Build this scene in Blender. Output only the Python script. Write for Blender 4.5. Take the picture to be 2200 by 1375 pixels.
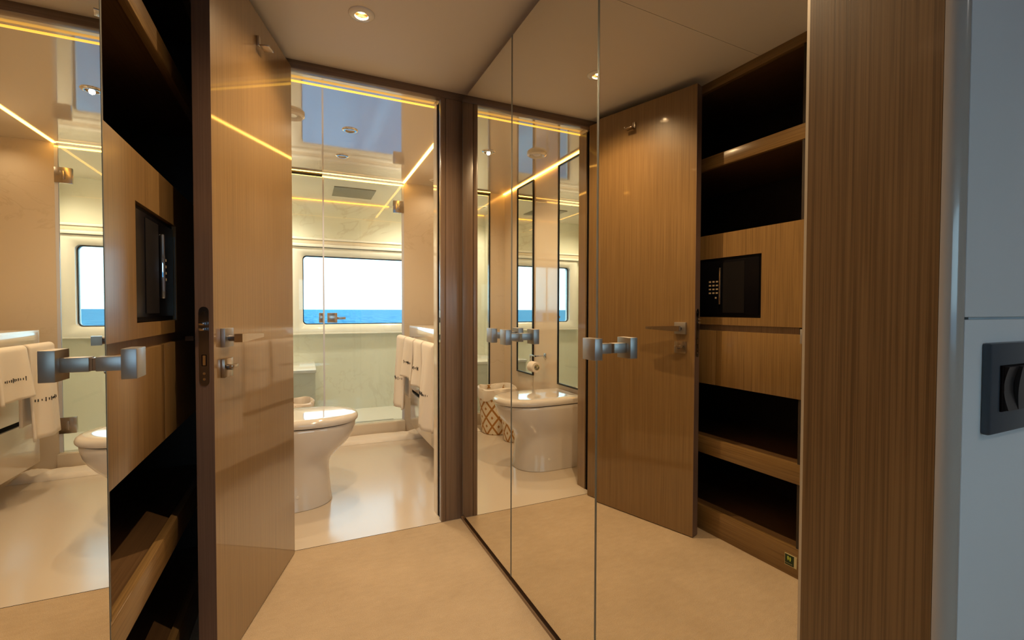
import bpy, bmesh, math, random
from mathutils import Vector, Matrix
random.seed(7)
for o in list(bpy.data.objects): bpy.data.objects.remove(o)
S = bpy.context.scene
COL = S.collection
PI = math.pi

# ------------------------------------------------------------------ camera
F_PX, YAW, PITCH, ROLL, CAM_H = 984.14, 0.42825, -0.022176, 0.002403, 0.99372
w_ = Vector((math.sin(YAW)*math.cos(PITCH), math.cos(YAW)*math.cos(PITCH), math.sin(PITCH)))
r_ = Vector((math.cos(YAW), -math.sin(YAW), 0)); u_ = r_.cross(w_)
r2 = r_*math.cos(ROLL)+u_*math.sin(ROLL); u2 = -r_*math.sin(ROLL)+u_*math.cos(ROLL)
cd = bpy.data.cameras.new('camera'); cam = bpy.data.objects.new('camera', cd); COL.objects.link(cam)
cd.sensor_fit = 'HORIZONTAL'; cd.sensor_width = 36; cd.lens = F_PX/2200*36
cd.clip_start = 0.02; cd.clip_end = 20000
m = Matrix.Identity(4)
for i in range(3): m[i][0] = r2[i]; m[i][1] = u2[i]; m[i][2] = -w_[i]
m[2][3] = CAM_H
cam.matrix_world = m
S.camera = cam

# ------------------------------------------------------------------ world, exposure
SKY = (2.0, 3.15, 3.9)
W = bpy.data.worlds.new('sky'); S.world = W; W.use_nodes = True
bg = W.node_tree.nodes['Background']; bg.inputs[0].default_value = (SKY[0]/SKY[2], SKY[1]/SKY[2], 1, 1); bg.inputs[1].default_value = SKY[2]
S.view_settings.view_transform = 'Standard'; S.view_settings.look = 'None'
S.view_settings.gamma = 1; S.view_settings.use_curve_mapping = False
S.view_settings.exposure = 0.0
try:
    c = S.cycles; c.max_bounces = 16; c.glossy_bounces = 12; c.diffuse_bounces = 6; c.transparent_max_bounces = 24; c.transmission_bounces = 12
    c.sample_clamp_indirect = 8
except Exception: pass
WARM = (1.0, 0.70, 0.39)
P_CORR, P_CORR_FILL, P_BATH, P_SHOWER_FILL, P_BED_FILL = 54.0, 42.0, 25.0, 38.0, 12.0  # second corridor, shower and bedroom powers feed added fill lamps
LED_COL, LED_STR = (1.0, 0.50, 0.09), 13.0

# ------------------------------------------------------------------ materials
MATS = {}
def mat(name, col, rough=.5, metal=0, spec=.5, coat=0, coat_r=.05, ior=1.5, emit=None, es=0):
    if name in MATS: return MATS[name]
    M = bpy.data.materials.new(name); M.use_nodes = True; b = M.node_tree.nodes['Principled BSDF']
    b.inputs['Base Color'].default_value = (*col, 1); b.inputs['Roughness'].default_value = rough
    b.inputs['Metallic'].default_value = metal; b.inputs['Specular IOR Level'].default_value = spec
    b.inputs['Coat Weight'].default_value = coat; b.inputs['Coat Roughness'].default_value = coat_r; b.inputs['IOR'].default_value = ior
    if emit: b.inputs['Emission Color'].default_value = (*emit, 1); b.inputs['Emission Strength'].default_value = es
    MATS[name] = M; return M
def N(M, t, **kw):
    n = M.node_tree.nodes.new(t)
    for k, v in kw.items(): setattr(n, k, v)
    return n
def LK(M, a, b): M.node_tree.links.new(a, b)
def ramp(M, fac, stops):
    n = N(M, 'ShaderNodeValToRGB'); e = n.color_ramp.elements
    while len(e) < len(stops): e.new(.5)
    for i, (p, c) in enumerate(stops): e[i].position = p; e[i].color = (*c, 1)
    LK(M, fac, n.inputs[0]); return n.outputs[0]
def noise(M, scale, mp, detail=3, rough=.5, dist=0):
    tc = N(M, 'ShaderNodeTexCoord'); mpn = N(M, 'ShaderNodeMapping'); mpn.inputs['Scale'].default_value = mp
    LK(M, tc.outputs['Object'], mpn.inputs[0]); n = N(M, 'ShaderNodeTexNoise'); LK(M, mpn.outputs[0], n.inputs['Vector'])
    n.inputs['Scale'].default_value = scale; n.inputs['Detail'].default_value = detail; n.inputs['Roughness'].default_value = rough; n.inputs['Distortion'].default_value = dist
    return n.outputs[0]
def bump(M, h, strength, dist=.01):
    b = N(M, 'ShaderNodeBump'); b.inputs['Strength'].default_value = strength; b.inputs['Distance'].default_value = dist
    LK(M, h, b.inputs['Height']); LK(M, b.outputs[0], M.node_tree.nodes['Principled BSDF'].inputs['Normal'])
def mix(M, fac, a, b, mode='MIX'):
    n = N(M, 'ShaderNodeMix', data_type='RGBA', blend_type=mode)
    if isinstance(fac, (int, float)): n.inputs[0].default_value = fac
    else: LK(M, fac, n.inputs[0])
    for s, v in ((6, a), (7, b)):
        if isinstance(v, tuple): n.inputs[s].default_value = (*v, 1)
        else: LK(M, v, n.inputs[s])
    return n.outputs[2]
def wood(name, dark, light, axis='z', rough=.3, coat=.25, fine=1.0, contrast=1.0, coat_r=.16):
    M = mat(name, light, rough, coat=coat, coat_r=coat_r)
    a, lo = 1.0, .008
    mp = {'z': (a, a, lo), 'y': (a, lo, a), 'x': (lo, a, a)}[axis]
    f1 = noise(M, 430*fine, mp, 2, .6); f2 = noise(M, 120*fine, mp, 3, .6, .2); f3 = noise(M, 5, (1, 1, .25), 2)
    k = .16/contrast
    c1 = ramp(M, f1, [(.5-k, dark), (.5+k*.6, light)])
    mid = tuple((d+l)/2 for d, l in zip(dark, light))
    c2 = ramp(M, f2, [(.32, mid), (.62, light)])
    c = mix(M, .5, c1, c2)
    c = mix(M, .35, c, ramp(M, f3, [(.3, (.82, .82, .82)), (.7, (1, 1, 1))]), 'MULTIPLY')
    LK(M, c, M.node_tree.nodes['Principled BSDF'].inputs['Base Color'])
    bump(M, f1, .05, .002)
    return M
WD, WL = (.095, .048, .015), (.275, .164, .063)
M_wood = wood('oak_veneer', WD, WL)
M_woodleaf = wood('oak_door_veneer', (.125, .066, .022), (.285, .172, .07), rough=.34, coat=1.0, coat_r=.05, contrast=.75)
M_woodh = wood('oak_veneer_level', WD, WL, 'y')
M_woodx = wood('oak_veneer_head', (.12, .073, .042), (.235, .15, .094), 'x')
M_wooddk = wood('oak_trim', (.13, .078, .046), (.25, .16, .1), rough=.33)
M_woodpost = wood('oak_post', (.06, .029, .010), (.195, .109, .045), rough=.35, coat=.35, coat_r=.12, fine=.85, contrast=1.25)
M_inner = wood('black_stained_interior', (.012, .008, .007), (.03, .02, .016), rough=.45, coat=.1)
M_innerx = wood('brown_interior', (.07, .036, .016), (.14, .078, .036), 'y', rough=.35, coat=.2)
M_edge = wood('brown_door_edge', (.13, .078, .055), (.21, .13, .095), rough=.4, coat=.1)
M_gap = mat('black_gap', (.006, .004, .004), .8, spec=.1)
M_mirror = mat('silver_mirror', (.82, .78, .69), 0.0, 1)
M_profilel = mat('pale_edge_profile', (.6, .54, .46), .35, .3)
M_bmirror = mat('bath_mirror', (.88, .88, .85), 0.0, 1)
M_glassedge = mat('polished_glass_edge', (.20, .21, .20), .35, .3)
M_steel = mat('brushed_steel', (.5, .5, .52), .4, 1)
M_nickel = mat('satin_nickel', (.55, .50, .45), .22, 1)
M_darksteel = mat('dark_steel', (.16, .15, .16), .3, 1)
M_copper = mat('copper_ring', (.6, .3, .16), .2, 1)
M_white = mat('white_lacquer', (.85, .83, .79), .18, coat=.4)
M_ceil = mat('cream_ceiling', (.78, .73, .66), .45, spec=.3)
M_ceil2 = mat('gloss_stretch_ceiling', (.72, .66, .57), .05, ior=3.6)
M_cream = mat('gloss_cream_panel', (.74, .64, .52), .07, ior=1.75, coat=.3, coat_r=.02)
M_ceramic = mat('white_ceramic', (.68, .655, .64), .08, coat=.8, coat_r=.02)
M_towel = mat('white_towelling', (.84, .79, .73), .95, spec=.1)
M_wallw = mat('white_wall_panel', (.80, .80, .80), .38, spec=.4)
M_black = mat('black_frame', (.01, .01, .012), .3)
M_safe = mat('black_glass', (.004, .004, .006), .22, spec=.12)
M_safedk = mat('matt_black_metal', (.006, .005, .006), .55, spec=.12)
M_key = mat('printed_keys', (.62, .5, .36), .4)
M_chrome = mat('chrome', (.72, .74, .78), .05, 1)
M_switch = mat('anthracite_plastic', (.05, .065, .085), .3, coat=.3, coat_r=.2)
M_switchdk = mat('dark_rocker', (.022, .02, .022), .3, coat=.3, coat_r=.15)
M_vent = mat('grey_grille', (.24, .23, .19), .5)
M_led = mat('led_diffuser', LED_COL, .5, emit=LED_COL, es=LED_STR)
M_lens = mat('lamp_lens', (1, .9, .75), .3, emit=(1, .76, .42), es=7)
M_lensc = mat('lamp_lens_bath', (1, .95, .9), .3, emit=(1, .9, .75), es=8)
M_liner = mat('bin_liner', (.83, .78, .72), .5)
M_green = mat('sign_green', (.005, .03, .012), .3)
M_lime = mat('sign_lime', (.42, .55, .08), .4)
M_cream2 = mat('sign_border', (.55, .5, .3), .5)
M_ink = mat('embroidery_thread', (.03, .03, .035), .8)
M_seal = mat('clear_plastic_seal', (.66, .70, .82), .25, spec=.6)
M_paper = mat('tissue_paper', (.85, .8, .74), .9, spec=.1)
M_hose = mat('tan_hose', (.35, .25, .12), .35)
M_brass = mat('brass', (.6, .42, .2), .2, 1)
def carpet():
    M = mat('beige_carpet', (.60, .47, .33), .95, spec=.08)
    a = noise(M, 420, (1, 1, 1), 2, .7); b = noise(M, 3.2, (1, 1, 1), 5, .62); d = noise(M, 22, (1, 2.4, 1), 4, .6)
    c = ramp(M, a, [(.3, (.50, .385, .265)), (.7, (.68, .545, .395))])
    c = mix(M, .8, c, ramp(M, b, [(.3, (.80, .79, .78)), (.72, (1, 1, 1))]), 'MULTIPLY')
    c = mix(M, .5, c, ramp(M, d, [(.3, (.86, .85, .84)), (.65, (1, 1, 1))]), 'MULTIPLY')
    LK(M, c, M.node_tree.nodes['Principled BSDF'].inputs['Base Color']); bump(M, a, .5, .006); return M
M_carpet = carpet()
def marble(name, base, vein, rough=.12, scale=2.0, amt=1.0):
    M = mat(name, base, rough, coat=.2, coat_r=.04)
    a = noise(M, scale, (1, 1, 1.2), 8, .55, 1.6)
    n = N(M, 'ShaderNodeMath', operation='SUBTRACT'); LK(M, a, n.inputs[0]); n.inputs[1].default_value = .5
    n2 = N(M, 'ShaderNodeMath', operation='ABSOLUTE'); LK(M, n.outputs[0], n2.inputs[0])
    v = ramp(M, n2.outputs[0], [(0, vein), (.022*amt, base)])
    cl = noise(M, 1.3, (1, 1, 1), 4)
    c = mix(M, ramp(M, cl, [(.42, (0, 0, 0)), (.62, (1, 1, 1))]), base, v)
    LK(M, c, M.node_tree.nodes['Principled BSDF'].inputs['Base Color']); return M
M_marble = marble('cream_marble', (.70, .615, .50), (.635, .55, .435))
M_marbles = marble('shower_marble', (.74, .745, .655), (.64, .625, .53), scale=1.6, rough=.28)
M_bfloor = mat('satin_bath_floor', (.66, .585, .50), .2, coat=.25, coat_r=.12)
def glassmat(name, tint, ior=1.45):
    M = bpy.data.materials.new(name); M.use_nodes = True; nt = M.node_tree
    for n in list(nt.nodes):
        if n.type != 'OUTPUT_MATERIAL': nt.nodes.remove(n)
    out = [n for n in nt.nodes if n.type == 'OUTPUT_MATERIAL'][0]
    f = N(M, 'ShaderNodeFresnel'); f.inputs[0].default_value = ior
    t = N(M, 'ShaderNodeBsdfTransparent'); t.inputs[0].default_value = (*tint, 1)
    g = N(M, 'ShaderNodeBsdfGlossy'); g.inputs['Roughness'].default_value = 0.0
    x = N(M, 'ShaderNodeMixShader'); LK(M, f.outputs[0], x.inputs[0]); LK(M, t.outputs[0], x.inputs[1]); LK(M, g.outputs[0], x.inputs[2])
    LK(M, x.outputs[0], out.inputs[0]); MATS[name] = M; return M
M_glass = glassmat('clear_shower_glass', (.955, .985, .97))
M_pane = glassmat('window_pane_glass', (.97, .985, .99), 1.35)
def seamat():
    M = mat('sea_water', (.03, .16, .30), .9, spec=.05)
    a = noise(M, .45, (1, .07, 1), 4, .65); b = noise(M, .05, (1, .06, 1), 4)
    c = ramp(M, a, [(.38, (.015, .115, .21)), (.64, (.13, .31, .44))])
    LK(M, mix(M, .4, c, ramp(M, b, [(.35, (.02, .13, .24)), (.65, (.05, .21, .34))])), M.node_tree.nodes['Principled BSDF'].inputs['Base Color'])
    return M
M_sea = seamat()
def basketmat():
    M = mat('diamond_weave', (.8, .72, .58), .8)
    tc = N(M, 'ShaderNodeTexCoord'); sp = N(M, 'ShaderNodeSeparateXYZ'); LK(M, tc.outputs['Object'], sp.inputs[0])
    def ma(op, a, b=None, c=None):
        n = N(M, 'ShaderNodeMath', operation=op)
        for i, v in enumerate((a, b, c)):
            if v is None: continue
            if isinstance(v, (int, float)): n.inputs[i].default_value = v
            else: LK(M, v, n.inputs[i])
        return n.outputs[0]
    u = ma('MULTIPLY', ma('ARCTAN2', sp.outputs[1], sp.outputs[0]), 8/(2*PI)); v = ma('MULTIPLY', sp.outputs[2], 7.2)
    A = ma('ABSOLUTE', ma('SUBTRACT', ma('FRACT', ma('ADD', u, v)), .5)); B = ma('ABSOLUTE', ma('SUBTRACT', ma('FRACT', ma('SUBTRACT', u, v)), .5))
    line = ma('GREATER_THAN', ma('MAXIMUM', A, B), .41); dot = ma('LESS_THAN', ma('MAXIMUM', A, B), .10)
    msk = ma('MAXIMUM', line, dot)
    LK(M, mix(M, msk, (.80, .73, .60), (.42, .20, .045)), M.node_tree.nodes['Principled BSDF'].inputs['Base Color'])
    bump(M, noise(M, 160, (1, 1, 1), 2), .3, .004); return M
M_basket = basketmat()

# ------------------------------------------------------------------ helpers
def bmbox(bm, x0, x1, y0, y1, z0, z1, bev=0, seg=2, vert_only=False):
    vs = [bm.verts.new((x, y, z)) for x in (x0, x1) for y in (y0, y1) for z in (z0, z1)]
    fs = [(0, 1, 3, 2), (4, 6, 7, 5), (0, 4, 5, 1), (2, 3, 7, 6), (0, 2, 6, 4), (1, 5, 7, 3)]
    fl = [bm.faces.new([vs[i] for i in f]) for f in fs]
    if bev:
        es = {e for f in fl for e in f.edges}
        if vert_only: es = {e for e in es if abs(e.verts[0].co.z-e.verts[1].co.z) > 1e-6}
        bmesh.ops.bevel(bm, geom=list(es), offset=bev, segments=seg, affect='EDGES', profile=.5)
def link(name, bm, material, parent=None, local=False, smooth=False):
    bmesh.ops.recalc_face_normals(bm, faces=bm.faces)
    me = bpy.data.meshes.new(name); bm.to_mesh(me); bm.free(); me.materials.append(material)
    if smooth:
        for p in me.polygons: p.use_smooth = True
        try: me.set_sharp_from_angle(angle=math.radians(40))
        except Exception: pass
    o = bpy.data.objects.new(name, me); COL.objects.link(o)
    if parent is not None:
        o.parent = parent
        if not local:
            mw = Matrix.Identity(4); q = parent
            while q is not None: mw = q.matrix_basis @ mw if q.parent is None else q.matrix_parent_inverse @ q.matrix_basis @ mw; q = q.parent
            o.matrix_parent_inverse = mw.inverted()
    return o
def box(name, x0, x1, y0, y1, z0, z1, material, parent=None, bev=0, local=False, seg=2, vert_only=False):
    bm = bmesh.new(); bmbox(bm, x0, x1, y0, y1, z0, z1, bev, seg, vert_only)
    return link(name, bm, material, parent, local, smooth=bev > 0)
def boxes(name, lst, material, parent=None, local=False, bev=0):
    bm = bmesh.new()
    for b in lst: bmbox(bm, *b, bev)
    return link(name, bm, material, parent, local, smooth=bev > 0)
def cyl(bm, c, r, h, axis='z', seg=32, r2=None):
    M = Matrix.Translation(c)
    if axis == 'x': M = M @ Matrix.Rotation(PI/2, 4, 'Y')
    if axis == 'y': M = M @ Matrix.Rotation(-PI/2, 4, 'X')
    bmesh.ops.create_cone(bm, cap_ends=True, segments=seg, radius1=r, radius2=r if r2 is None else r2, depth=h, matrix=M)
def tag(o, label, cat, group=None, kind=None):
    o['label'] = label; o['category'] = cat
    if group: o['group'] = group
    if kind: o['kind'] = kind
    return o
def thing(name, label, cat, loc=(0, 0, 0), rotz=0, group=None, kind=None):
    o = bpy.data.objects.new(name, None); COL.objects.link(o); o.location = loc; o.rotation_euler = (0, 0, rotz)
    o.empty_display_size = .05
    M = Matrix.Translation(loc) @ Matrix.Rotation(rotz, 4, 'Z'); o.matrix_basis = M
    return tag(o, label, cat, group, kind)
def struct(o, label, cat): return tag(o, label, cat, None, 'structure')
def loft(name, rings, material, parent=None, cap=(True, True), local=False):
    bm = bmesh.new(); R = [[bm.verts.new(p) for p in r] for r in rings]; n = len(R[0])
    for a, b in zip(R, R[1:]):
        for i in range(n): bm.faces.new((a[i], a[(i+1) % n], b[(i+1) % n], b[i]))
    if cap[0]: bm.faces.new(R[0])
    if cap[1]: bm.faces.new(R[-1])
    return link(name, bm, material, parent, local, smooth=True)
def lathe(name, prof, material, parent=None, seg=40, local=True, closed=False):
    rings = [[(r*math.cos(2*PI*i/seg), r*math.sin(2*PI*i/seg), z) for i in range(seg)] for r, z in prof]
    return loft(name, rings, material, parent, (not closed and prof[0][0] > 1e-4 and False, False), local)
def tube(name, pts, r, material, parent=None, seg=8, local=False):
    pts = [Vector(p) for p in pts]; rings = []
    for i, p in enumerate(pts):
        t = (pts[min(i+1, len(pts)-1)]-pts[max(i-1, 0)]).normalized()
        a = t.cross(Vector((0, 0, 1)));
        if a.length < 1e-3: a = t.cross(Vector((1, 0, 0)))
        a.normalize(); b = t.cross(a)
        rings.append([p+(a*math.cos(2*PI*k/seg)+b*math.sin(2*PI*k/seg))*r for k in range(seg)])
    return loft(name, rings, material, parent, (True, True), local)

XM, YW, XE, XL = .6717, 2.0647, .5821, -.3165        # mirror plane, doorway wall, opening edge, left cabinet plane
XBL, YG, YB, ZC = -.285, 3.73, 4.65, 2.01            # bathroom: left wall, shower glass, back wall, ceiling

# ------------------------------------------------------------------ the setting
struct(box('floor', -2.4, 2.6, -2.6, YW-.001, -.05, 0, M_carpet), 'beige cut pile carpet running through the corridor', 'carpet')
struct(box('floor', -.5, 1.25, YW+.001, YG+.05, -.05, 0, M_bfloor), 'pale satin floor of the bathroom beyond the doorway', 'floor')
struct(box('floor', -.45, 1.12, YG+.05, YB, -.05, .03, M_white), 'white shower tray behind the glass screen', 'shower tray')
struct(box('trim_1', -.07, XE, YW-.001, YW+.001, -.04, .0006, M_gap), 'thin dark joint between carpet and bathroom floor', 'threshold')
def holed(name, x0, x1, y0, y1, z, hx, hy, r, material, n=40, t=.0105):
    bm = bmesh.new()
    q = [bm.verts.new(p) for p in ((x0, y0, z), (x1, y0, z), (x1, y1, z), (x0, y1, z))]
    c = [bm.verts.new((hx+r*math.cos(2*PI*i/n), hy+r*math.sin(2*PI*i/n), z)) for i in range(n)]
    es = [bm.edges.new((q[i], q[(i+1) % 4])) for i in range(4)]+[bm.edges.new((c[i], c[(i+1) % n])) for i in range(n)]
    bmesh.ops.triangle_fill(bm, edges=es, use_beauty=True)
    g = bmesh.ops.extrude_face_region(bm, geom=list(bm.faces))
    for v in g['geom']:
        if isinstance(v, bmesh.types.BMVert): v.co.z += t
    return link(name, bm, material)
HR = .0225
struct(holed('ceiling', -2.4, 2.6, -2.6, 1.2195, 2.0, .189, .93, HR, M_ceil), 'cream ceiling panel over the near end of the corridor', 'ceiling')
struct(holed('ceiling', -.85, 1.25, 1.2215, YW+.06, 2.0, .189, 1.655, HR, M_ceil), 'cream ceiling panel with the downlight before the doorway', 'ceiling')
struct(box('ceiling', -2.45, 2.65, -2.65, YW+.07, 2.011, 2.04, M_ceil), 'backing board above the cream ceiling panels', 'ceiling')
struct(box('ceiling', -.6, 1.3, YW+.13, YB+.1, ZC, ZC+.04, M_ceil2), 'high gloss beige ceiling of the bathroom', 'ceiling')
# bedroom shell around the camera
wf = struct(box('wall_front', .725, 2.6, .272, .31, 0, 2.0, M_wallw), 'white bedroom wall with the switch plate at the right edge', 'wall')
box('wall_panel', .6895, 2.6, .2615, .272, 0, .9835, M_wallw, wf, .001)
box('wall_panel', .6895, 2.6, .2615, .272, .9865, 2.0, M_wallw, wf, .001)
struct(box('wall_front', -2.4, -.355, .262, .31, 0, 2.0, M_wallw), 'white bedroom wall left of the corridor opening', 'wall')
struct(box('wall_left', -2.45, -2.4, -2.6, .31, 0, 2.0, M_wallw), 'white bedroom side wall behind the viewer on the left', 'wall')
struct(box('wall_right', 2.6, 2.65, -2.6, .31, 0, 2.0, M_wallw), 'white bedroom side wall behind the viewer on the right', 'wall')
BW = (-1.6, .7, .76, 1.62)   # bedroom window x0,x1,z0,z1
struct(boxes('wall_back', [(-2.45, BW[0], -2.65, -2.6, 0, 2), (BW[1], 2.65, -2.65, -2.6, 0, 2), (BW[0], BW[1], -2.65, -2.6, 0, BW[2]), (BW[0], BW[1], -2.65, -2.6, BW[3], 2)], M_wallw), 'bedroom wall behind the viewer with a long window', 'wall')
w2 = thing('window_2', 'long hull window in the bedroom wall behind the viewer', 'window', (-.4, -2.62, BW[2]), kind='structure')
box('pane', BW[0]+.02, BW[1]-.02, -2.63, -2.624, BW[2]+.02, BW[3]-.02, M_pane, w2)
boxes('window_frame', [(BW[0], BW[1], -2.64, -2.59, BW[2], BW[2]+.03), (BW[0], BW[1], -2.64, -2.59, BW[3]-.03, BW[3]), (BW[0], BW[0]+.03, -2.64, -2.59, BW[2]+.03, BW[3]-.03), (BW[1]-.03, BW[1], -2.64, -2.59, BW[2]+.03, BW[3]-.03)], M_white, w2)
# wooden posts at the corridor mouth
M_profile = mat('satin_corner_profile', (.5, .44, .38), .22, coat=1, coat_r=.08)
def corner(name, xf, s, yt, yb, n=8):
    r = yt-yb; pts = [(xf+s*r-s*r*math.cos(PI/2*k/n), yb+r-r*math.sin(PI/2*k/n)) for k in range(n+1)]+[(xf+s*.0169, yb), (xf+s*.0169, yt)]
    return loft(name, [[(x, y, z) for x, y in pts] for z in (0.0, 2.0)], M_profile)
struct(corner('trim_9', XM, 1, .2785, .262), 'pale satin rounded strip between wood post and white wall', 'corner strip')
struct(box('trim_2', XM, .724, .279, .4335, 0, 2.0, M_woodpost), 'wide dark wood post between the mirrored doors and white wall', 'post')
struct(box('trim_3', -.37, XL, .262, .512, 0, 2.0, M_woodpost), 'brown wood post left of the corridor mouth', 'post')
# outer walls closing wardrobes
struct(box('wall_left', -.87, -.85, .31, 2.2, 0, 2.01, M_inner), 'dark wall behind the open shelf cabinet', 'wall')
struct(box('wall_right', 1.25, 1.27, .31, YG+.06, 0, 2.01, M_marble), 'wall behind the mirrored wardrobe and the vanity', 'wall')
# doorway wall: core + timber frame
WY1 = 2.2
struct(boxes('wall_doorway', [(-.87, -.078, YW+.06, WY1, 0, 2.06), (XE+.006, 1.27, YW+.06, WY1, 0, 2.06), (-.078, XE+.006, YW+.06, WY1, 1.9945, 2.06)], M_cream), 'cream lined wall around the bathroom doorway', 'wall')
fr = thing('trim_4', 'brown wood frame around the bathroom doorway', 'door frame', ((XE-.07)/2, YW, 0), kind='structure')
box('jamb_strip', XE, .6035, YW, YW+.034, 0, 1.9655, M_wooddk, fr, .0012)
box('jamb_strip', .605, .72, YW+.001, YW+.06, 0, 1.9655, M_wooddk, fr, .0012)
box('jamb_lining', XE+.0005, .587, YW+.078, WY1, 0, 1.9655, M_cream, fr)
box('seal_slot', XE+.006, .604, YW+.0345, YW+.0775, 0, 1.9655, M_gap, fr)
box('jamb_strip', -.62, -.072, YW+.001, YW+.034, 0, 1.9655, M_wooddk, fr, .0012)
box('jamb_lining', -.077, -.0725, YW+.062, WY1, 0, 1.9655, M_woodleaf, fr)
box('seal_slot', -.1, -.078, YW+.0345, YW+.0615, 0, 1.9655, M_gap, fr)
box('head_board', -.62, .72, YW, YW+.04, 1.966, 2.0, M_woodx, fr, .0012)
box('head_lining', -.072, XE, YW+.056, WY1, 1.988, 1.994, M_ceil2, fr)
box('seal_slot', -.08, XE+.01, YW+.0405, YW+.0555, 1.986, 1.998, M_gap, fr)
# strike plate in the right jamb
box('strike_plate', XE-.0008, XE+.003, YW+.008, YW+.034, .84, .99, M_nickel, fr)
for zz in (.865, .945): box('strike_hole', XE-.0012, XE+.003, YW+.015, YW+.028, zz-.012, zz+.012, M_gap, fr)
# bathroom walls
struct(box('wall_left', -.5, XBL, WY1, YG, 0, ZC, M_cream), 'glossy cream bathroom wall behind the toilet', 'wall')
struct(box('wall_left', -.5, -.148, YG, YG+.06, 0, ZC, M_marble), 'narrow cream wall strip left of the shower glass', 'wall')
struct(box('wall_right', .745, 1.25, YG, YG+.06, 0, ZC, M_marble), 'cream marble wall strip right of the shower glass', 'wall')
struct(box('wall_left', -.5, -.45, YG+.06, YB, 0, ZC, M_marbles), 'pale marble side wall of the shower on the left', 'wall')
struct(box('wall_right', 1.12, 1.17, YG+.06, YB, 0, ZC, M_marbles), 'pale marble side wall of the shower on the right', 'wall')
WX0, WX1, WZ0, WZ1 = 0.0, .972, .853, 1.492
struct(boxes('wall_back', [(-.5, WX0-.04, YB, YB+.1, 0, ZC), (WX1+.04, 1.3, YB, YB+.1, 0, ZC), (WX0-.04, WX1+.04, YB, YB+.1, 0, WZ0-.04), (WX0-.04, WX1+.04, YB, YB+.1, WZ1+.04, ZC)], M_marbles), 'pale veined marble wall of the shower below the window', 'wall')
def rrect(x0, x1, z0, z1, r, y, n=8):
    pts = []
    for cx, cz, a0 in ((x1-r, z1-r, 0), (x0+r, z1-r, 90), (x0+r, z0+r, 180), (x1-r, z0+r, 270)):
        for k in range(n+1):
            a = math.radians(a0+90*k/n); pts.append((cx+r*math.cos(a), y, cz+r*math.sin(a)))
    return pts
w1 = thing('window_1', 'white framed shower window with rounded corners facing the sea', 'window', (.486, YB, WZ0-.08), kind='structure')
rg = [rrect(WX0-.09, WX1+.09, .772, 1.565, .02, YB-.001), rrect(WX0-.09, WX1+.09, .772, 1.565, .02, YB-.03), rrect(WX0-.075, WX1+.075, .785, 1.552, .02, YB-.036),
      rrect(WX0-.02, WX1+.02, WZ0-.02, WZ1+.02, .04, YB-.022), rrect(WX0, WX1, WZ0, WZ1, .035, YB-.005), rrect(WX0, WX1, WZ0, WZ1, .035, YB+.09)]
loft('window_frame', rg, M_white, w1, (False, False))
rg = [rrect(WX0-.001, WX1+.001, WZ0-.001, WZ1+.001, .035, YB+.03), rrect(WX0+.008, WX1-.008, WZ0+.008, WZ1-.008, .03, YB+.03), rrect(WX0+.008, WX1-.008, WZ0+.008, WZ1-.008, .03, YB+.05)]
loft('seal', rg, M_black, w1, (False, False))
box('pane', WX0-.03, WX1+.03, YB+.05, YB+.056, WZ0-.03, WZ1+.03, M_pane, w1)
box('window_sill', WX0-.1, WX1+.1, YB-.05, YB-.001, .762, .775, M_white, w1, .003)
bl = thing('blind_cassette', 'white roller blind cassette above the shower window', 'blind', (.486, YB-.04, 1.57))
box('cover', -.12, 1.1, YB-.06, YB-.001, 1.632, 1.652, M_white, bl, .004)
box('body', -.11, 1.09, YB-.05, YB-.001, 1.598, 1.631, M_cream, bl, .003)
box('rail', -.11, 1.09, YB-.056, YB-.001, 1.57, 1.597, M_white, bl, .004)
# sea
bm = bmesh.new(); bmbox(bm, -9000, 9000, 8, 16000, -4.2, -4.0)
tag(link('sea', bm, M_sea), 'blue rippled sea reaching to the horizon outside the window', 'sea', kind='stuff')
bm = bmesh.new(); bmbox(bm, -9000, 9000, -16000, -6, -4.2, -4.0)
tag(link('sea', bm, M_sea), 'blue sea outside the bedroom window behind the viewer', 'sea', kind='stuff')

# ------------------------------------------------------------------ mirrored wardrobe on the right
def knob(parent, y, zc=.902, side=-1):
    # local coords of the door; mirror face at x=0, knob stands toward side*x
    s = side
    k = box('knob', *sorted((s*.041, s*.0625)), y-.025, y+.025, zc-.0255, zc+.0255, M_steel, parent, .0012, True)
    st = box('stem', *sorted((s*.004, s*.0415)), y-.0115, y+.0115, zc-.012, zc+.012, M_steel, k, .001, True)
    ri = box('collar_ring', *sorted((s*.0002, s*.004)), y-.010, y+.010, zc-.0105, zc+.0105, M_copper, k, 0, True)
    return k
def mirror_door(label, x, y_far, width, side, rot=0, knobs=(), group=None, z0=.04, z1=1.952, near=.003):
    t = thing('mirror_door', label, 'mirror door', (x, y_far, 0), rot, group)
    b = -side
    box('backing_board', *sorted((b*.004, b*.022)), -width, 0, z0, z1, M_wooddk, t, 0, True)
    box('mirror_glass', *sorted((0, b*.004)), -width+near+.0005, -.0035, z0+.002, z1-.002, M_mirror, t, 0, True)
    box('edge_strip', *sorted((-b*.0006, b*.004)), -width, -width+near, z0, z1, M_glassedge if near < .005 else M_profilel, t, 0, True)
    box('edge_strip', *sorted((-b*.0006, b*.004)), -.003, 0, z0, z1, M_glassedge, t, 0, True)
    for y in knobs: knob(t, y, side=side)
    return t
G = 'mirrored wardrobe doors on the right'
mirror_door('mirrored wardrobe door nearest the bathroom doorway', XM, 2.021, .544, -1, 0, (-.489,), G)
mirror_door('middle mirrored wardrobe door on the right wall', XM, 1.4745, .516, -1, 0, (-.066,), G)
mirror_door('mirrored wardrobe door beside the wide brown wood post', XM, .957, .523, -1, .0208, (-.053,), G, near=.010)
wr = thing('wardrobe', 'brown wood carcass behind the three mirrored doors', 'wardrobe', (.95, 1.2, 0))
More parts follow.
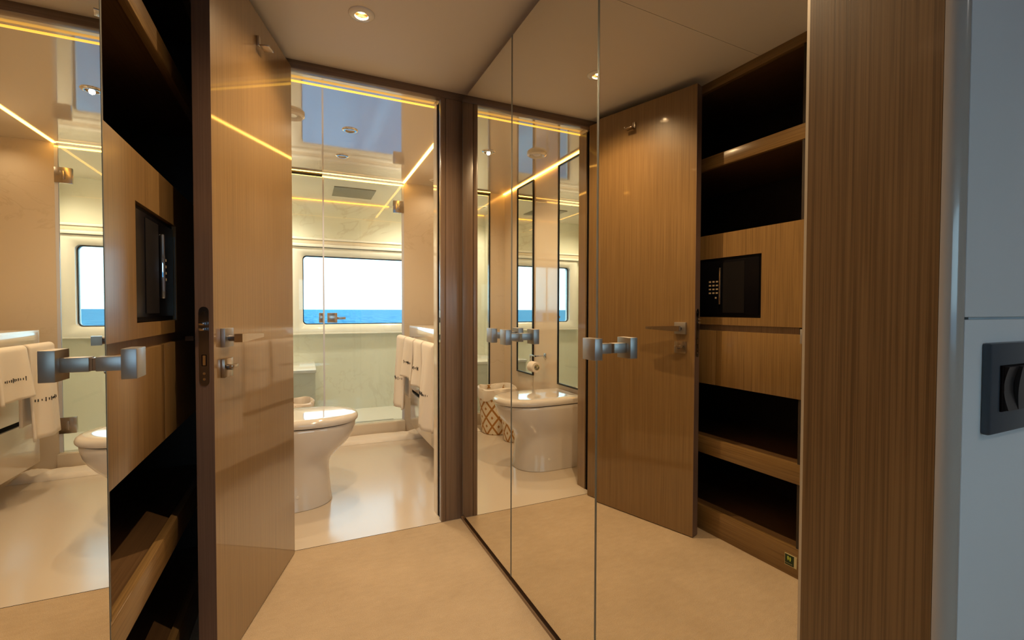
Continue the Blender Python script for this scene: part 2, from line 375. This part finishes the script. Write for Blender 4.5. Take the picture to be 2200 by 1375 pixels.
box('plinth', .71, .725, .432, 2.064, 0, .045, M_wooddk, wr)
struct(box('trim_8', .676, .70, .432, 2.064, 0, .012, M_wooddk, bev=.001), 'dark floor strip under the mirrored doors', 'floor strip')
box('top_rail', .71, .725, .432, 2.064, 1.93, 2.0, M_wooddk, wr)
box('filler_strip', .71, .725, 2.0, 2.0645, .045, 1.94, M_wooddk, wr)
box('body', .745, 1.245, .435, 2.06, 0, 1.995, M_inner, wr)

# ------------------------------------------------------------------ left mirror door and open shelf cabinet
mirror_door('mirrored cabinet door at the left edge, beside the open shelves', XL, 1.0315, .515, 1, 0, (-.048,), None, .005, 1.996)
CY0, CY1, CX = 1.034, 2.06, -.80
cb = thing('shelf_cabinet', 'open wood shelf cabinet on the left holding the black safe', 'cabinet', (-.55, 1.5, 0))
box('side_panel', CX, XL-.004, CY0, CY0+.016, 0, 1.999, M_inner, cb)
box('side_panel', CX, XL-.004, CY1-.016, CY1, 0, 1.999, M_inner, cb)
box('back_panel', CX, CX+.015, CY0+.0165, CY1-.0165, 0, 1.999, M_inner, cb)
box('top_rail', XL-.02, XL, CY0, CY1-.017, 1.962, 1.9995, M_woodh, cb, .001)
box('top_panel', CX+.016, XL-.021, CY0+.017, CY1-.017, 1.965, 1.9995, M_innerx, cb)
for z0, z1 in ((1.616, 1.673), (.35, .425)):
    s = box('shelf', CX+.016, XL-.021, CY0+.017, CY1-.017, z0+.008, z1-.012, M_innerx, cb)
    box('shelf_lip', XL-.0205, XL, CY0, CY1-.017, z0, z1, M_woodh, s, .003)
SY0, SY1, SZ0, SZ1 = 1.2, 1.535, .9635, 1.2205
boxes('front_panel', [(XL-.02, XL, CY0, SY0, .931, 1.325), (XL-.02, XL, SY1, CY1-.017, .931, 1.325), (XL-.02, XL, SY0, SY1, .931, SZ0), (XL-.02, XL, SY0, SY1, SZ1, 1.325)], M_wood, cb)
box('shelf', CX+.016, XL-.021, CY0+.017, CY1-.017, 1.31, 1.322, M_innerx, cb)
box('shadow_gap', XL-.03, XL-.012, CY0, CY1-.017, .9055, .9305, M_wooddk, cb)
box('drawer_front', XL-.02, XL, CY0, 1.4045, .666, .905, M_wood, cb, .0012)
box('drawer_front', XL-.02, XL, 1.4075, CY1-.017, .666, .905, M_wood, cb, .0012)
box('drawer_box', CX+.016, XL-.0305, CY0+.017, CY1-.017, .68, .95, M_inner, cb)
box('base_shelf', CX+.016, XL-.021, CY0+.017, CY1-.017, .085, .10, M_innerx, cb)
box('plinth', XL-.02, XL, CY0, CY1-.017, 0, .11, M_woodh, cb, .002)
# safe
sf = thing('safe', 'black electronic safe set into the shelf cabinet', 'safe', (XL-.1, 1.367, SZ0))
box('body', XL-.28, XL-.009, SY0+.002, SY1-.002, SZ0+.002, SZ1-.002, M_safedk, sf)
dr = box('safe_door', XL-.009, XL-.004, SY0+.012, SY1-.012, SZ0+.012, SZ1-.012, M_safe, sf, .001)
box('frame_edge', XL-.004, XL-.0015, SY1-.0055, SY1-.003, SZ0+.004, SZ1-.03, M_glassedge, sf)
box('door_panel', XL-.004, XL-.0025, 1.276, 1.378, SZ0+.02, SZ1-.022, M_safedk, sf)
hb = box('handle_bar', XL-.004, XL+.008, 1.383, 1.394, 1.019, 1.178, M_chrome, dr, .004)
kw = .011
for i in range(4):
    for j in range(3):
        box('key', XL-.0042, XL-.0032, 1.403+j*.018, 1.403+j*.018+kw, 1.066+i*.0165, 1.066+i*.0165+.0065, M_key, dr)
box('card_slot', XL-.0042, XL-.0034, 1.41, 1.418, 1.045, 1.052, M_key, dr)
# safety sign on the plinth
sg = thing('safety_sign', 'small green luminous sign low on the cabinet plinth', 'sign', (XL+.001, 1.066, .036))
box('plate', XL, XL+.002, 1.043, 1.088, .036, .080, M_cream2, sg)
box('green_field', XL+.002, XL+.0026, 1.053, 1.0865, .0385, .0775, M_green, sg)
for cy_, k in ((1.0745, 1), (1.0665, -1)):
    bm = bmesh.new(); rr = []
    for i in range(16):
        a = 2*PI*i/16; rr.append(bm.verts.new((XL+.0031, cy_+.0032*math.cos(a)*(1+.25*math.sin(a)), .0635+.0085*math.sin(a)+k*.001)))
    bm.faces.new(rr); link('pictogram', bm, M_lime, sg)
boxes('caption', [(XL+.0026, XL+.003, 1.084-i*.0032, 1.086-i*.0032, .0445, .0458) for i in range(9)], M_cream2, sg)

# ------------------------------------------------------------------ bathroom door leaf
HX, HY, PH, LL, LT = -.0366, 2.045, .2852, .6377, .0449
dl = thing('door_1', 'open wood bathroom door with satin lever handle and hook', 'door', (HX, HY, 0), -(PI/2+PH), None, 'structure')
box('leaf', .0, LL-.0015, -LT, 0, .004, 1.962, M_woodleaf, dl, 0, True)
ed = box('door_edge', LL-.0014, LL, -LT, 0, .004, 1.962, M_edge, dl, 0, True)
def lockplate():
    bm = bmesh.new(); r = .012; z0, z1 = .79, 1.0; yc = -.023; pts = []
    for cz, a0 in ((z1-r, 0), (z0+r, 180)):
        for k in range(13):
            a = math.radians(a0+180*k/12); pts.append((yc+r*math.cos(a), cz+r*math.sin(a)))
    A = [bm.verts.new((LL, y, z)) for y, z in pts]; B = [bm.verts.new((LL+.0015, y, z)) for y, z in pts]
    bm.faces.new(B); n = len(A)
    for i in range(n): bm.faces.new((A[i], A[(i+1) % n], B[(i+1) % n], B[i]))
    return link('lock_plate', bm, M_darksteel, dl, True)
lp = lockplate()
box('latch_bolt', LL+.0015, LL+.015, -.030, -.017, .937, .9445, M_chrome, lp, .001, True)
box('latch_bolt', LL+.0015, LL+.015, -.030, -.017, .9515, .959, M_chrome, lp, .001, True)
box('bolt_slot', LL+.0015, LL+.0019, -.029, -.017, .843, .873, M_gap, lp, 0, True)
box('dead_bolt', LL+.0018, LL+.0028, -.026, -.019, .845, .871, M_nickel, lp, 0, True)
for zz in (.823, .808, .985):
    bm = bmesh.new(); cyl(bm, (LL+.0018, -.023, zz), .0035, .001, 'x', 12); link('screw', bm, M_nickel, lp, True)
def lever(front):
    s = 1 if front else -1; y0 = 0 if front else -LT
    ro = box('handle_rose', .549, .601, *sorted((y0, y0+s*(.012 if front else .003))), .889, .941, M_steel, dl, .001, True)
    bm = bmesh.new(); cyl(bm, (.575, y0+s*(.026 if front else .0215), .913), .009 if front else .006, .03 if front else .037, 'y', 20); link('neck', bm, M_darksteel, ro, True, True)
    bm = bmesh.new(); st = [(.587, .0105, .0115), (.562, .0105, .0115), (.44, .0045, .006), (.428, .004, .005)]
    R = []
    for x, hy, hz in st:
        yc = y0+s*(.040 if x > .5 else .044); R.append([bm.verts.new((x, yc+a*hy, .9135+b*hz*(1 if front else .55))) for a, b in ((-1, -1), (1, -1), (1, 1), (-1, 1))])
    for a, b in zip(R, R[1:]):
        for i in range(4): bm.faces.new((a[i], a[(i+1) % 4], b[(i+1) % 4], b[i]))
    bm.faces.new(R[0]); bm.faces.new(R[-1]); link('lever', bm, M_nickel if front else M_darksteel, ro, True)
lever(True); lever(False)
es = box('lock_escutcheon', .549, .601, 0, .010, .805, .857, M_nickel, dl, .001, True)
bm = bmesh.new(); cyl(bm, (.575, .014, .832), .008, .01, 'y', 20); link('cylinder', bm, M_darksteel, es, True, True)
box('thumb_turn', .556, .594, .018, .027, .8305, .840, M_nickel, es, .002, True)
hk = box('coat_hook', .327, .341, 0, .010, 1.852, 1.884, M_nickel, dl, .001, True)
box('hook_arm', .300, .3405, .010, .040, 1.8515, 1.856, M_nickel, hk, .001, True)
box('hook_tip', .300, .304, .010, .040, 1.856, 1.862, M_nickel, hk, .001, True)
for zz in (.25, 1.0, 1.72): box('hinge', -.004, .018, -LT+.006, -.006, zz-.045, zz+.045, M_darksteel, dl, 0, True)

# ------------------------------------------------------------------ lamps
def spot(name, loc, power, col, angle=150, blend=1.0, size=.014, parent=None):
    l = bpy.data.lights.new(name, 'SPOT'); l.energy = power; l.color = col; l.spot_size = math.radians(angle); l.spot_blend = blend; l.shadow_soft_size = size
    o = bpy.data.objects.new(name, l); COL.objects.link(o); o.location = loc
    return o
def downlight(label, x, y, zc, power, col, lens, group, rim=M_white, deep=False):
    t = thing('ceiling_downlight', label, 'ceiling light', (x, y, zc), 0, group)
    ri = .022 if deep else .026
    pr = [(ri, .004 if not deep else .002), (ri, -.0065), (.027 if deep else .029, -.0075), (.041, -.004), (.0435, -.001), (.0435, .0)]
    lathe('trim_ring', pr, rim, t, 40)
    d = .0065 if deep else 0
    lathe('reflector', [(ri-.0005, -.001 if not deep else .001), (ri-.004, .003+d), (.0135, .0036+d)], M_brass, t, 32)
    bm = bmesh.new(); cyl(bm, (0, 0, .0028+d), .0135, .002, 'z', 24); link('lens', bm, lens, t, True, True)
    sp = spot('downlight_lamp', (0, 0, .0062 if deep else -.0095), power, col, size=.0065 if deep else .012); sp.parent = t
    return t
GD = 'recessed downlights'
downlight('round recessed downlight in the corridor ceiling before the doorway', .189, 1.655, 2.0, P_CORR, WARM, M_lens, GD, deep=True)
downlight('added unseen fill lamp overhead between the mirrored doors', .189, .93, 2.0, P_CORR_FILL, WARM, M_lens, GD, deep=True)  # added out of view to brighten the near corridor
downlight('round recessed downlight in the bathroom ceiling beside the toilet', .25, 2.765, ZC, P_BATH, (1, .76, .47), M_lensc, GD, M_chrome)
downlight('round recessed downlight in the bathroom ceiling near the shower', .244, 3.249, ZC, P_BATH, (1, .76, .47), M_lensc, GD, M_chrome)
downlight('small downlight in the ceiling over the vanity', .95, 3.55, ZC, P_BATH*.12, (1, .76, .47), M_lens, GD)
downlight('added unseen fill lamp in the shower ceiling at its right end', .96, 4.2, ZC, P_SHOWER_FILL, (1, .84, .62), M_lensc, GD)  # added out of view because the shower was too dark
downlight('added unseen fill lamp in the shower ceiling above the bench', -.28, 4.25, ZC, P_SHOWER_FILL, (1, .84, .62), M_lensc, GD)  # another added lamp, fills the shower from its left
downlight('added unseen bedroom fill lamp above the wall with the switch plate', 1.35, -.75, 2.0, P_BED_FILL, (1, .93, .86), M_lensc, GD)  # added out of view to brighten the white wall
M_led2 = mat('led_diffuser_dim', LED_COL, .5, emit=(1, .42, .07), es=2.2)
def led(label, *b, m=None): return tag(box('led_strip', *b, m or M_led), label, 'light strip', 'warm ceiling light strips')
led('warm light strip just inside the bathroom doorway', -.28, 1.2, WY1+.0005, WY1+.012, 1.9755, 1.9805, m=mat('led_diffuser_warm', LED_COL, .5, emit=(1, .55, .08), es=1.5))
led('warm light strip along the ceiling over the vanity front', .733, .751, WY1+.03, YG-.004, ZC-.004, ZC)
led('warm light strip along the ceiling over the toilet wall', XBL+.001, XBL+.016, WY1+.03, YG-.004, ZC-.006, ZC)
led('thin glowing strip imitating a reflected glow outside the shower glass', -.14, .728, YG-.022, YG-.016, ZC-.003, ZC)  # no lamp: emissive strip stands in for a faint glow reflection
led('warm light strip inside the shower behind the glass', -.44, 1.1, YG+.075, YG+.090, ZC-.005, ZC)
led('warm light strip along the ceiling of the far shower wall', -.44, .78, YB-.014, YB-.002, ZC-.006, ZC, m=M_led2)
# ceiling valve and vent
vv = thing('ceiling_valve', 'round cream air valve in the bathroom ceiling above the toilet', 'air vent', (-.045, 2.66, ZC))
lathe('ring', [(.062, 0), (.062, -.012), (.052, -.02), (.04, -.012), (.036, 0)], M_white, vv, 40)
lathe('disc', [(.0005, -.010), (.024, -.011), (.03, -.006), (.03, 0)], M_white, vv, 32)
tag(box('ceiling_grille', .243, .577, 4.06, 4.40, ZC-.006, ZC-.0005, M_vent, bev=.001), 'flat grey extractor grille in the shower ceiling', 'air vent')

# ------------------------------------------------------------------ bathroom mirrors on the left wall
def framed_mirror(label, y0, y1, z0, z1):
    t = thing('wall_mirror', label, 'mirror', (XBL, (y0+y1)/2, z0), 0, 'black framed wall mirrors')
    box('mirror_glass', XBL+.0005, XBL+.008, y0+.010, y1-.010, z0+.010, z1-.010, M_bmirror, t)
    for a in ((y0, y0+.011, z0, z1), (y1-.011, y1, z0, z1), (y0+.011, y1-.011, z0, z0+.011), (y0+.011, y1-.011, z1-.011, z1)):
        box('frame_bar', XBL+.0003, XBL+.013, *a, M_black, t)
framed_mirror('narrow tall black framed mirror beside the toilet roll', 3.155, 3.448, .485, 1.995)
framed_mirror('tall black framed mirror directly behind the toilet', 2.28, 2.779, .475, 1.995)
# wall panel joint line
struct(box('trim_5', XBL+.0002, XBL+.0012, 3.168, 3.170, .1, .48, M_vent), 'fine vertical joint in the cream wall below the narrow mirror', 'joint')

# ------------------------------------------------------------------ toilet
def dring(xb, xf, w, z, yc=2.6, n=48, fa=1.25, e=2.25):
    a = min(w*fa, (xf-xb)*.72); x0 = xf-a; pts = []
    nb = 10
    for i in range(n):
        t = -PI/2+PI*i/(n-1); c, s = math.cos(t), math.sin(t)
        pts.append((x0+a*abs(c)**(2/e), yc+w*math.copysign(abs(s)**(2/e), s), z))
    for i in range(1, nb):
        f = i/nb; pts.append((x0+(xb-x0)*f, yc+w*(1-.06*f*f), z))
    for i in range(nb+1):
        f = i/nb; pts.append((xb, yc+w*.94*(1-2*f), z))
    for i in range(1, nb):
        f = 1-i/nb; pts.append((x0+(xb-x0)*f, yc-w*(1-.06*f*f), z))
    return pts
tl = thing('toilet', 'white floor standing toilet with closed lid beside the doorway', 'toilet', (-.05, 2.6, 0))
XB = XBL+.014
prof = [(0, .132, .150), (.004, .136, .153), (.03, .132, .151), (.10, .126, .149), (.17, .121, .148), (.205, .124, .149), (.235, .140, .154), (.265, .170, .163), (.295, .203, .172), (.325, .228, .179), (.355, .244, .184), (.385, .252, .187), (.402, .254, .188), (.409, .250, .184)]
loft('bowl', [dring(XB, f, w, z) for z, f, w in prof], M_ceramic, tl)
loft('seat_gap', [dring(-.245, f, w, z) for z, f, w in ((.4095, .244, .180), (.4125, .246, .182))], M_gap, tl)  # black slab painting the shaded gap line between bowl and lid
loft('lid', [dring(-.243, f, w, z) for z, f, w in ((.413, .256, .187), (.415, .263, .192), (.421, .267, .194), (.430, .268, .195), (.440, .264, .192), (.448, .254, .184), (.4525, .238, .170), (.454, .20, .14))], M_ceramic, tl)
loft('hinge_deck', [dring(XB, -.249, .178, z, fa=.2, e=6) for z in (.4095, .440)]+[dring(XB+.004, -.253, .172, .447, fa=.2, e=6)], M_ceramic, tl)
box('flush_button', -.268, -.258, 2.56, 2.64, .4475, .4495, M_steel, tl, .001)
bm = bmesh.new(); cyl(bm, (-.03, 2.4515, .075), .007, .006, 'y', 16); link('bolt_cap', bm, M_white, tl, smooth=True)
tube('supply_hose', [(-.265, 2.46, .40), (-.272, 2.447, .33), (-.262, 2.442, .22), (-.258, 2.44, .12), (-.266, 2.43, .05), (-.272, 2.41, .012)], .006, M_hose, tl)
# toilet roll
th = thing('toilet_roll_holder', 'chrome toilet roll holder on the cream wall', 'roll holder', (XBL, 3.01, .60))
box('wall_plate', XBL+.0005, XBL+.006, 2.955, 2.99, .636, .672, M_chrome, th, .001)
box('arm', XBL+.006, XBL+.085, 2.967, 2.978, .650, .660, M_chrome, th, .001)
box('cross_bar', XBL+.075, XBL+.085, 2.967, 3.065, .6495, .6595, M_chrome, th, .001)
box('drop_bar', XBL+.075, XBL+.085, 3.055, 3.065, .575, .6494, M_chrome, th, .001)
tube('spindle', [(XBL+.08, 3.06, .574), (XBL+.08, 2.95, .574)], .006, M_chrome, th, 12)
tr = thing('toilet_roll', 'white toilet roll on its chrome holder', 'toilet roll', (XBL+.08, 3.015, .524))
rr = []
for yy, a in ((2.965, 0), (3.065, 1)):
    rr.append(yy)
def rollring(r, y): return [(XBL+.08+r*math.cos(2*PI*i/32), y, .574+r*math.sin(2*PI*i/32)) for i in range(32)]
loft('paper', [rollring(.021, 2.955), rollring(.038, 2.955), rollring(.039, 2.957), rollring(.039, 3.040), rollring(.038, 3.042), rollring(.021, 3.042)], M_paper, tr, (False, False))
loft('core', [rollring(.0209, 2.954), rollring(.019, 2.954), rollring(.019, 3.043), rollring(.0209, 3.043)], M_brass, tr, (False, False))
# baskets
def basket(label, loc, r0, r1, h, liner):
    t = thing('waste_basket', label, 'basket', loc, .3, 'diamond patterned baskets')
    lathe('body', [(.001, .0), (r0-.008, 0), (r0, .008)]+[(r0+(r1-r0)*k/8, .008+(h-.008)*k/8) for k in range(1, 9)]+[(r1-.008, h), (r1-.012, h-.03)], M_basket, t, 48)
    if liner:
        rings = []
        for j, (dr_, z) in enumerate(((.004, h-.075), (.007, h-.05), (.006, h-.02), (.005, h+.004), (-.004, h+.012), (-.012, h), (-.016, h-.06))):
            rings.append([((r1+dr_+.004*math.sin(7*a+j)+.003*math.sin(13*a))*math.cos(a), (r1+dr_+.004*math.sin(7*a+j)+.003*math.sin(13*a))*math.sin(a), z+.008*math.sin(3*a+1)+(.008*math.sin(9*a) if j == 0 else 0)) for a in [2*PI*i/64 for i in range(64)]])
        loft('liner', rings, M_liner, t, (False, False), True)
basket('tall diamond patterned basket with a white bag over its rim', (-.095, 3.44, 0), .125, .155, .36, True)
basket('small diamond patterned basket close behind the toilet', (-.125, 3.16, 0), .088, .105, .20, False)

# ------------------------------------------------------------------ shower screen
struct(box('trim_6', -.148, .745, YG-.035, YG+.06, 0, .098, M_marble, bev=.003), 'cream marble kerb under the shower glass', 'kerb')
sd = thing('shower_door', 'frameless glass shower door hinged on the right', 'shower door', (.44, YG, .1))
box('glass', .150, .738, YG, YG+.008, .104, 1.984, M_glass, sd)
for z0, z1 in ((1.768, 1.862), (.218, .318)):
    hg = box('hinge', .660, .744, YG-.007, YG+.015, z0, z1, M_nickel, sd, .001)
    box('hinge_knuckle', .693, .715, YG-.013, YG-.007, z0+.022, z1-.022, M_nickel, hg, .001)
la = box('latch', .168, .238, YG-.010, YG+.018, .893, .967, M_nickel, sd, .001)
box('latch_bar', .238, .298, YG-.008, YG+.000, .918, .936, M_nickel, la, .001)
box('edge_seal', .727, .7445, YG-.001, YG+.009, .104, 1.984, M_seal, sd)
fg = thing('glass_panel', 'fixed glass panel left of the shower door', 'glass panel', (0, YG, .1))
box('glass', -.138, .138, YG, YG+.008, .099, 1.985, M_glass, fg)
box('header_profile', -.147, .1385, YG-.006, YG+.014, 1.986, 2.008, M_black, fg)
box('side_profile', -.147, -.138, YG-.004, YG+.012, .099, 1.985, M_black, fg)
box('latch_plate', .110, .139, YG-.010, YG+.018, .893, .967, M_nickel, fg, .001)
box('edge_seal', .1385, .149, YG-.001, YG+.009, .104, 1.984, M_seal, fg)
sb = thing('shower_bench', 'built in shower bench with a white top slab', 'bench', (-.17, 4.3, .03))
box('base', -.449, .088, 4.02, 4.649, .0305, .484, M_marbles, sb)
box('seat_slab', -.449, .095, 4.0, 4.649, .484, .508, M_white, sb, .003)
struct(box('trim_7', -.05, .72, YG+.3, YG+.36, .0302, .034, M_steel), 'steel drain channel in the shower tray', 'drain')

# ------------------------------------------------------------------ vanity
vx = .745
vn = thing('vanity_cabinet', 'glossy cream floating vanity cabinet with drawers', 'vanity', (1.0, 2.9, .115))
box('body', vx+.02, 1.249, 2.25, 3.50, .125, .755, M_cream, vn)
for y0, y1 in ((2.25, 2.873), (2.877, 3.50)):
    box('drawer_front', vx, vx+.019, y0, y1, .115, .365, M_cream, vn, .002)
    box('drawer_front', vx, vx+.019, y0, y1, .392, .755, M_cream, vn, .002)
box('finger_groove', vx+.012, vx+.0195, 2.25, 3.50, .3655, .3915, M_gap, vn)
bt = thing('washbasin_top', 'thick white washbasin top on the vanity', 'washbasin', (1.0, 2.9, .757))
box('slab', vx-.004, 1.249, 2.25, 3.51, .757, .872, M_white, bt, .003)
box('front_rail', vx-.008, vx-.0045, 2.27, 3.485, .775, .86, M_cream, bt, .001)
RX, RZ = .635, .79
tw = thing('towel_rail', 'steel towel rail along the vanity front', 'towel rail', (RX, 2.85, RZ))
tube('bar', [(RX, 2.3, RZ), (RX, 3.36, RZ)], .007, M_steel, tw, 12)
for yy in (2.32, 3.353): box('bracket', RX+.001, vx-.0085, yy-.006, yy+.006, RZ-.006, RZ+.006, M_steel, tw)
def towel(label, y0, y1, zf, zb, seed, off=.0, name='towel'):
    rnd = random.Random(seed); ph = [rnd.uniform(0, 6) for _ in range(4)]
    path = []
    R = .0175+off
    n1 = 14
    for i in range(n1): path.append((RX+R, zb+(RZ-zb)*i/n1, 1))
    for i in range(9): a = PI*i/8; path.append((RX+R*math.cos(a), RZ+R*math.sin(a), 0))
    n2 = 20
    for i in range(1, n2+1): path.append((RX-R, RZ-(RZ-zf)*i/n2, -1))
    ny = 22; bm = bmesh.new(); g = []
    for j in range(ny+1):
        f = j/ny; y = y0+(y1-y0)*f; row = []
        for x, z, s in path:
            d = (RZ-z) if s else 0
            fold = (math.sin(f*6+ph[0])*.017+math.sin(f*13+ph[1])*.007)*min(1, d*4)
            px = x+(fold-.05*d if s < 0 else abs(fold)*.3)
            pyy = y+(.012*math.sin(ph[2]+3*d)*(f-.5)*d*6 if s else 0)
            row.append(bm.verts.new((px, pyy, z+(.010*(f-.5)*(1 if s else 0)*(d > .05)))))
        g.append(row)
    for a, b in zip(g, g[1:]):
        for i in range(len(path)-1): bm.faces.new((a[i], a[i+1], b[i+1], b[i]))
    t = link(name, bm, M_towel, None, smooth=True)
    sm = t.modifiers.new('thickness', 'SOLIDIFY'); sm.thickness = .012; sm.offset = 0
    tag(t, label, 'towel', 'white towels on the vanity rail')
    # embroidered script
    zz = zf+(RZ-zf)*.42; dd = RZ-zz; segs = []
    yc, wd = (y0+y1)/2, (y1-y0)*.40
    bm = bmesh.new()
    for k in range(11):
        f = .5+(k-5)/10*.55; y = y0+(y1-y0)*f
        fold = (math.sin(f*6+ph[0])*.017+math.sin(f*13+ph[1])*.007)*min(1, dd*4)
        xx = RX-R+fold-.05*dd-.0082; hgt = rnd.choice((.009, .012, .02)); w2_ = wd/11*rnd.uniform(.18, .34)
        dz = rnd.uniform(-.005, .005)
        if k % 4 != 2: bmbox(bm, xx-.0008, xx+.004, y-w2_, y+w2_, zz-.0012+dz, zz+.0012+dz)
        bmbox(bm, xx-.0008, xx+.003, y-w2_*.3, y+w2_*.1, zz-hgt*.5, zz+hgt*.6)
    link('embroidery', bm, M_ink, t)
    return t
towel('long white towel hanging nearest the shower glass', 3.085, 3.335, .325, .40, 1)
towel('short white towel between the long towel and its twin', 2.82, 3.06, .555, .58, 2)
towel('short white towel second from the doorway', 2.60, 2.79, .545, .58, 3)
towel('long white towel hanging nearest the doorway', 2.35, 2.575, .345, .42, 4)
# floor towel
bm = bmesh.new(); nx, ny = 60, 14; g = []
for i in range(nx+1):
    row = []
    for j in range(ny+1):
        fx, fy = i/nx, j/ny; x = .02+.87*fx; y = 3.50+.185*fy
        e = min(1, min(fy, 1-fy)*7+.0)**.5*min(1, min(fx, 1-fx)*25)**.5
        z = .002+.024*e+.003*math.sin(fx*9+fy*3)*e
        if fx > .72: z += (.022*math.sin((fx-.72)*60+fy*5)+.022)*(fx-.72)/.28*e*max(0, math.sin(fy*PI))
        y += .012*math.sin(fx*5)
        row.append(bm.verts.new((x, y, z)))
    g.append(row)
for a, b in zip(g, g[1:]):
    for j in range(ny): bm.faces.new((a[j], b[j], b[j+1], a[j+1]))
brd = [v for v in g[0]]+[r[-1] for r in g[1:]]+[v for v in reversed(g[-1][:-1])]+[r[0] for r in reversed(g[1:-1])]
bot = [bm.verts.new((v.co.x, v.co.y, .0005)) for v in brd]
for i in range(len(brd)): bm.faces.new((brd[i], brd[(i+1) % len(brd)], bot[(i+1) % len(bot)], bot[i]))
bm.faces.new(bot)
tag(link('bath_mat', bm, M_towel, smooth=True), 'white towelling bath mat on the floor along the shower kerb', 'bath mat')

# ------------------------------------------------------------------ light switch on the white wall
sw = thing('light_switch', 'dark anthracite switch plate on the white wall at the right edge', 'light switch', (.81, .262, .847))
box('plate', .7305, .885, .2525, .2618, .847, .956, M_switch, sw, .003)
box('recess', .752, .864, .2505, .2524, .874, .929, M_gap, sw)
for i in range(4):
    x0 = .757+i*.0262
    bm = bmesh.new(); R = []
    for k in range(13):
        f = k/12; z = .8755+.052*f; dep = .0035-.0045*math.sin(f*PI)*(1 if i % 2 == 0 else .4)+(.003*f if i % 2 else 0)
        R.append([bm.verts.new((x0, .2495-dep, z)), bm.verts.new((x0+.0245, .2495-dep, z)), bm.verts.new((x0+.0245, .2503, z)), bm.verts.new((x0, .2503, z))])
    for a, b in zip(R, R[1:]):
        for q in range(4): bm.faces.new((a[q], a[(q+1) % 4], b[(q+1) % 4], b[q]))
    bm.faces.new(R[0]); bm.faces.new(R[-1]); link('rocker', bm, M_switchdk, sw, smooth=True)
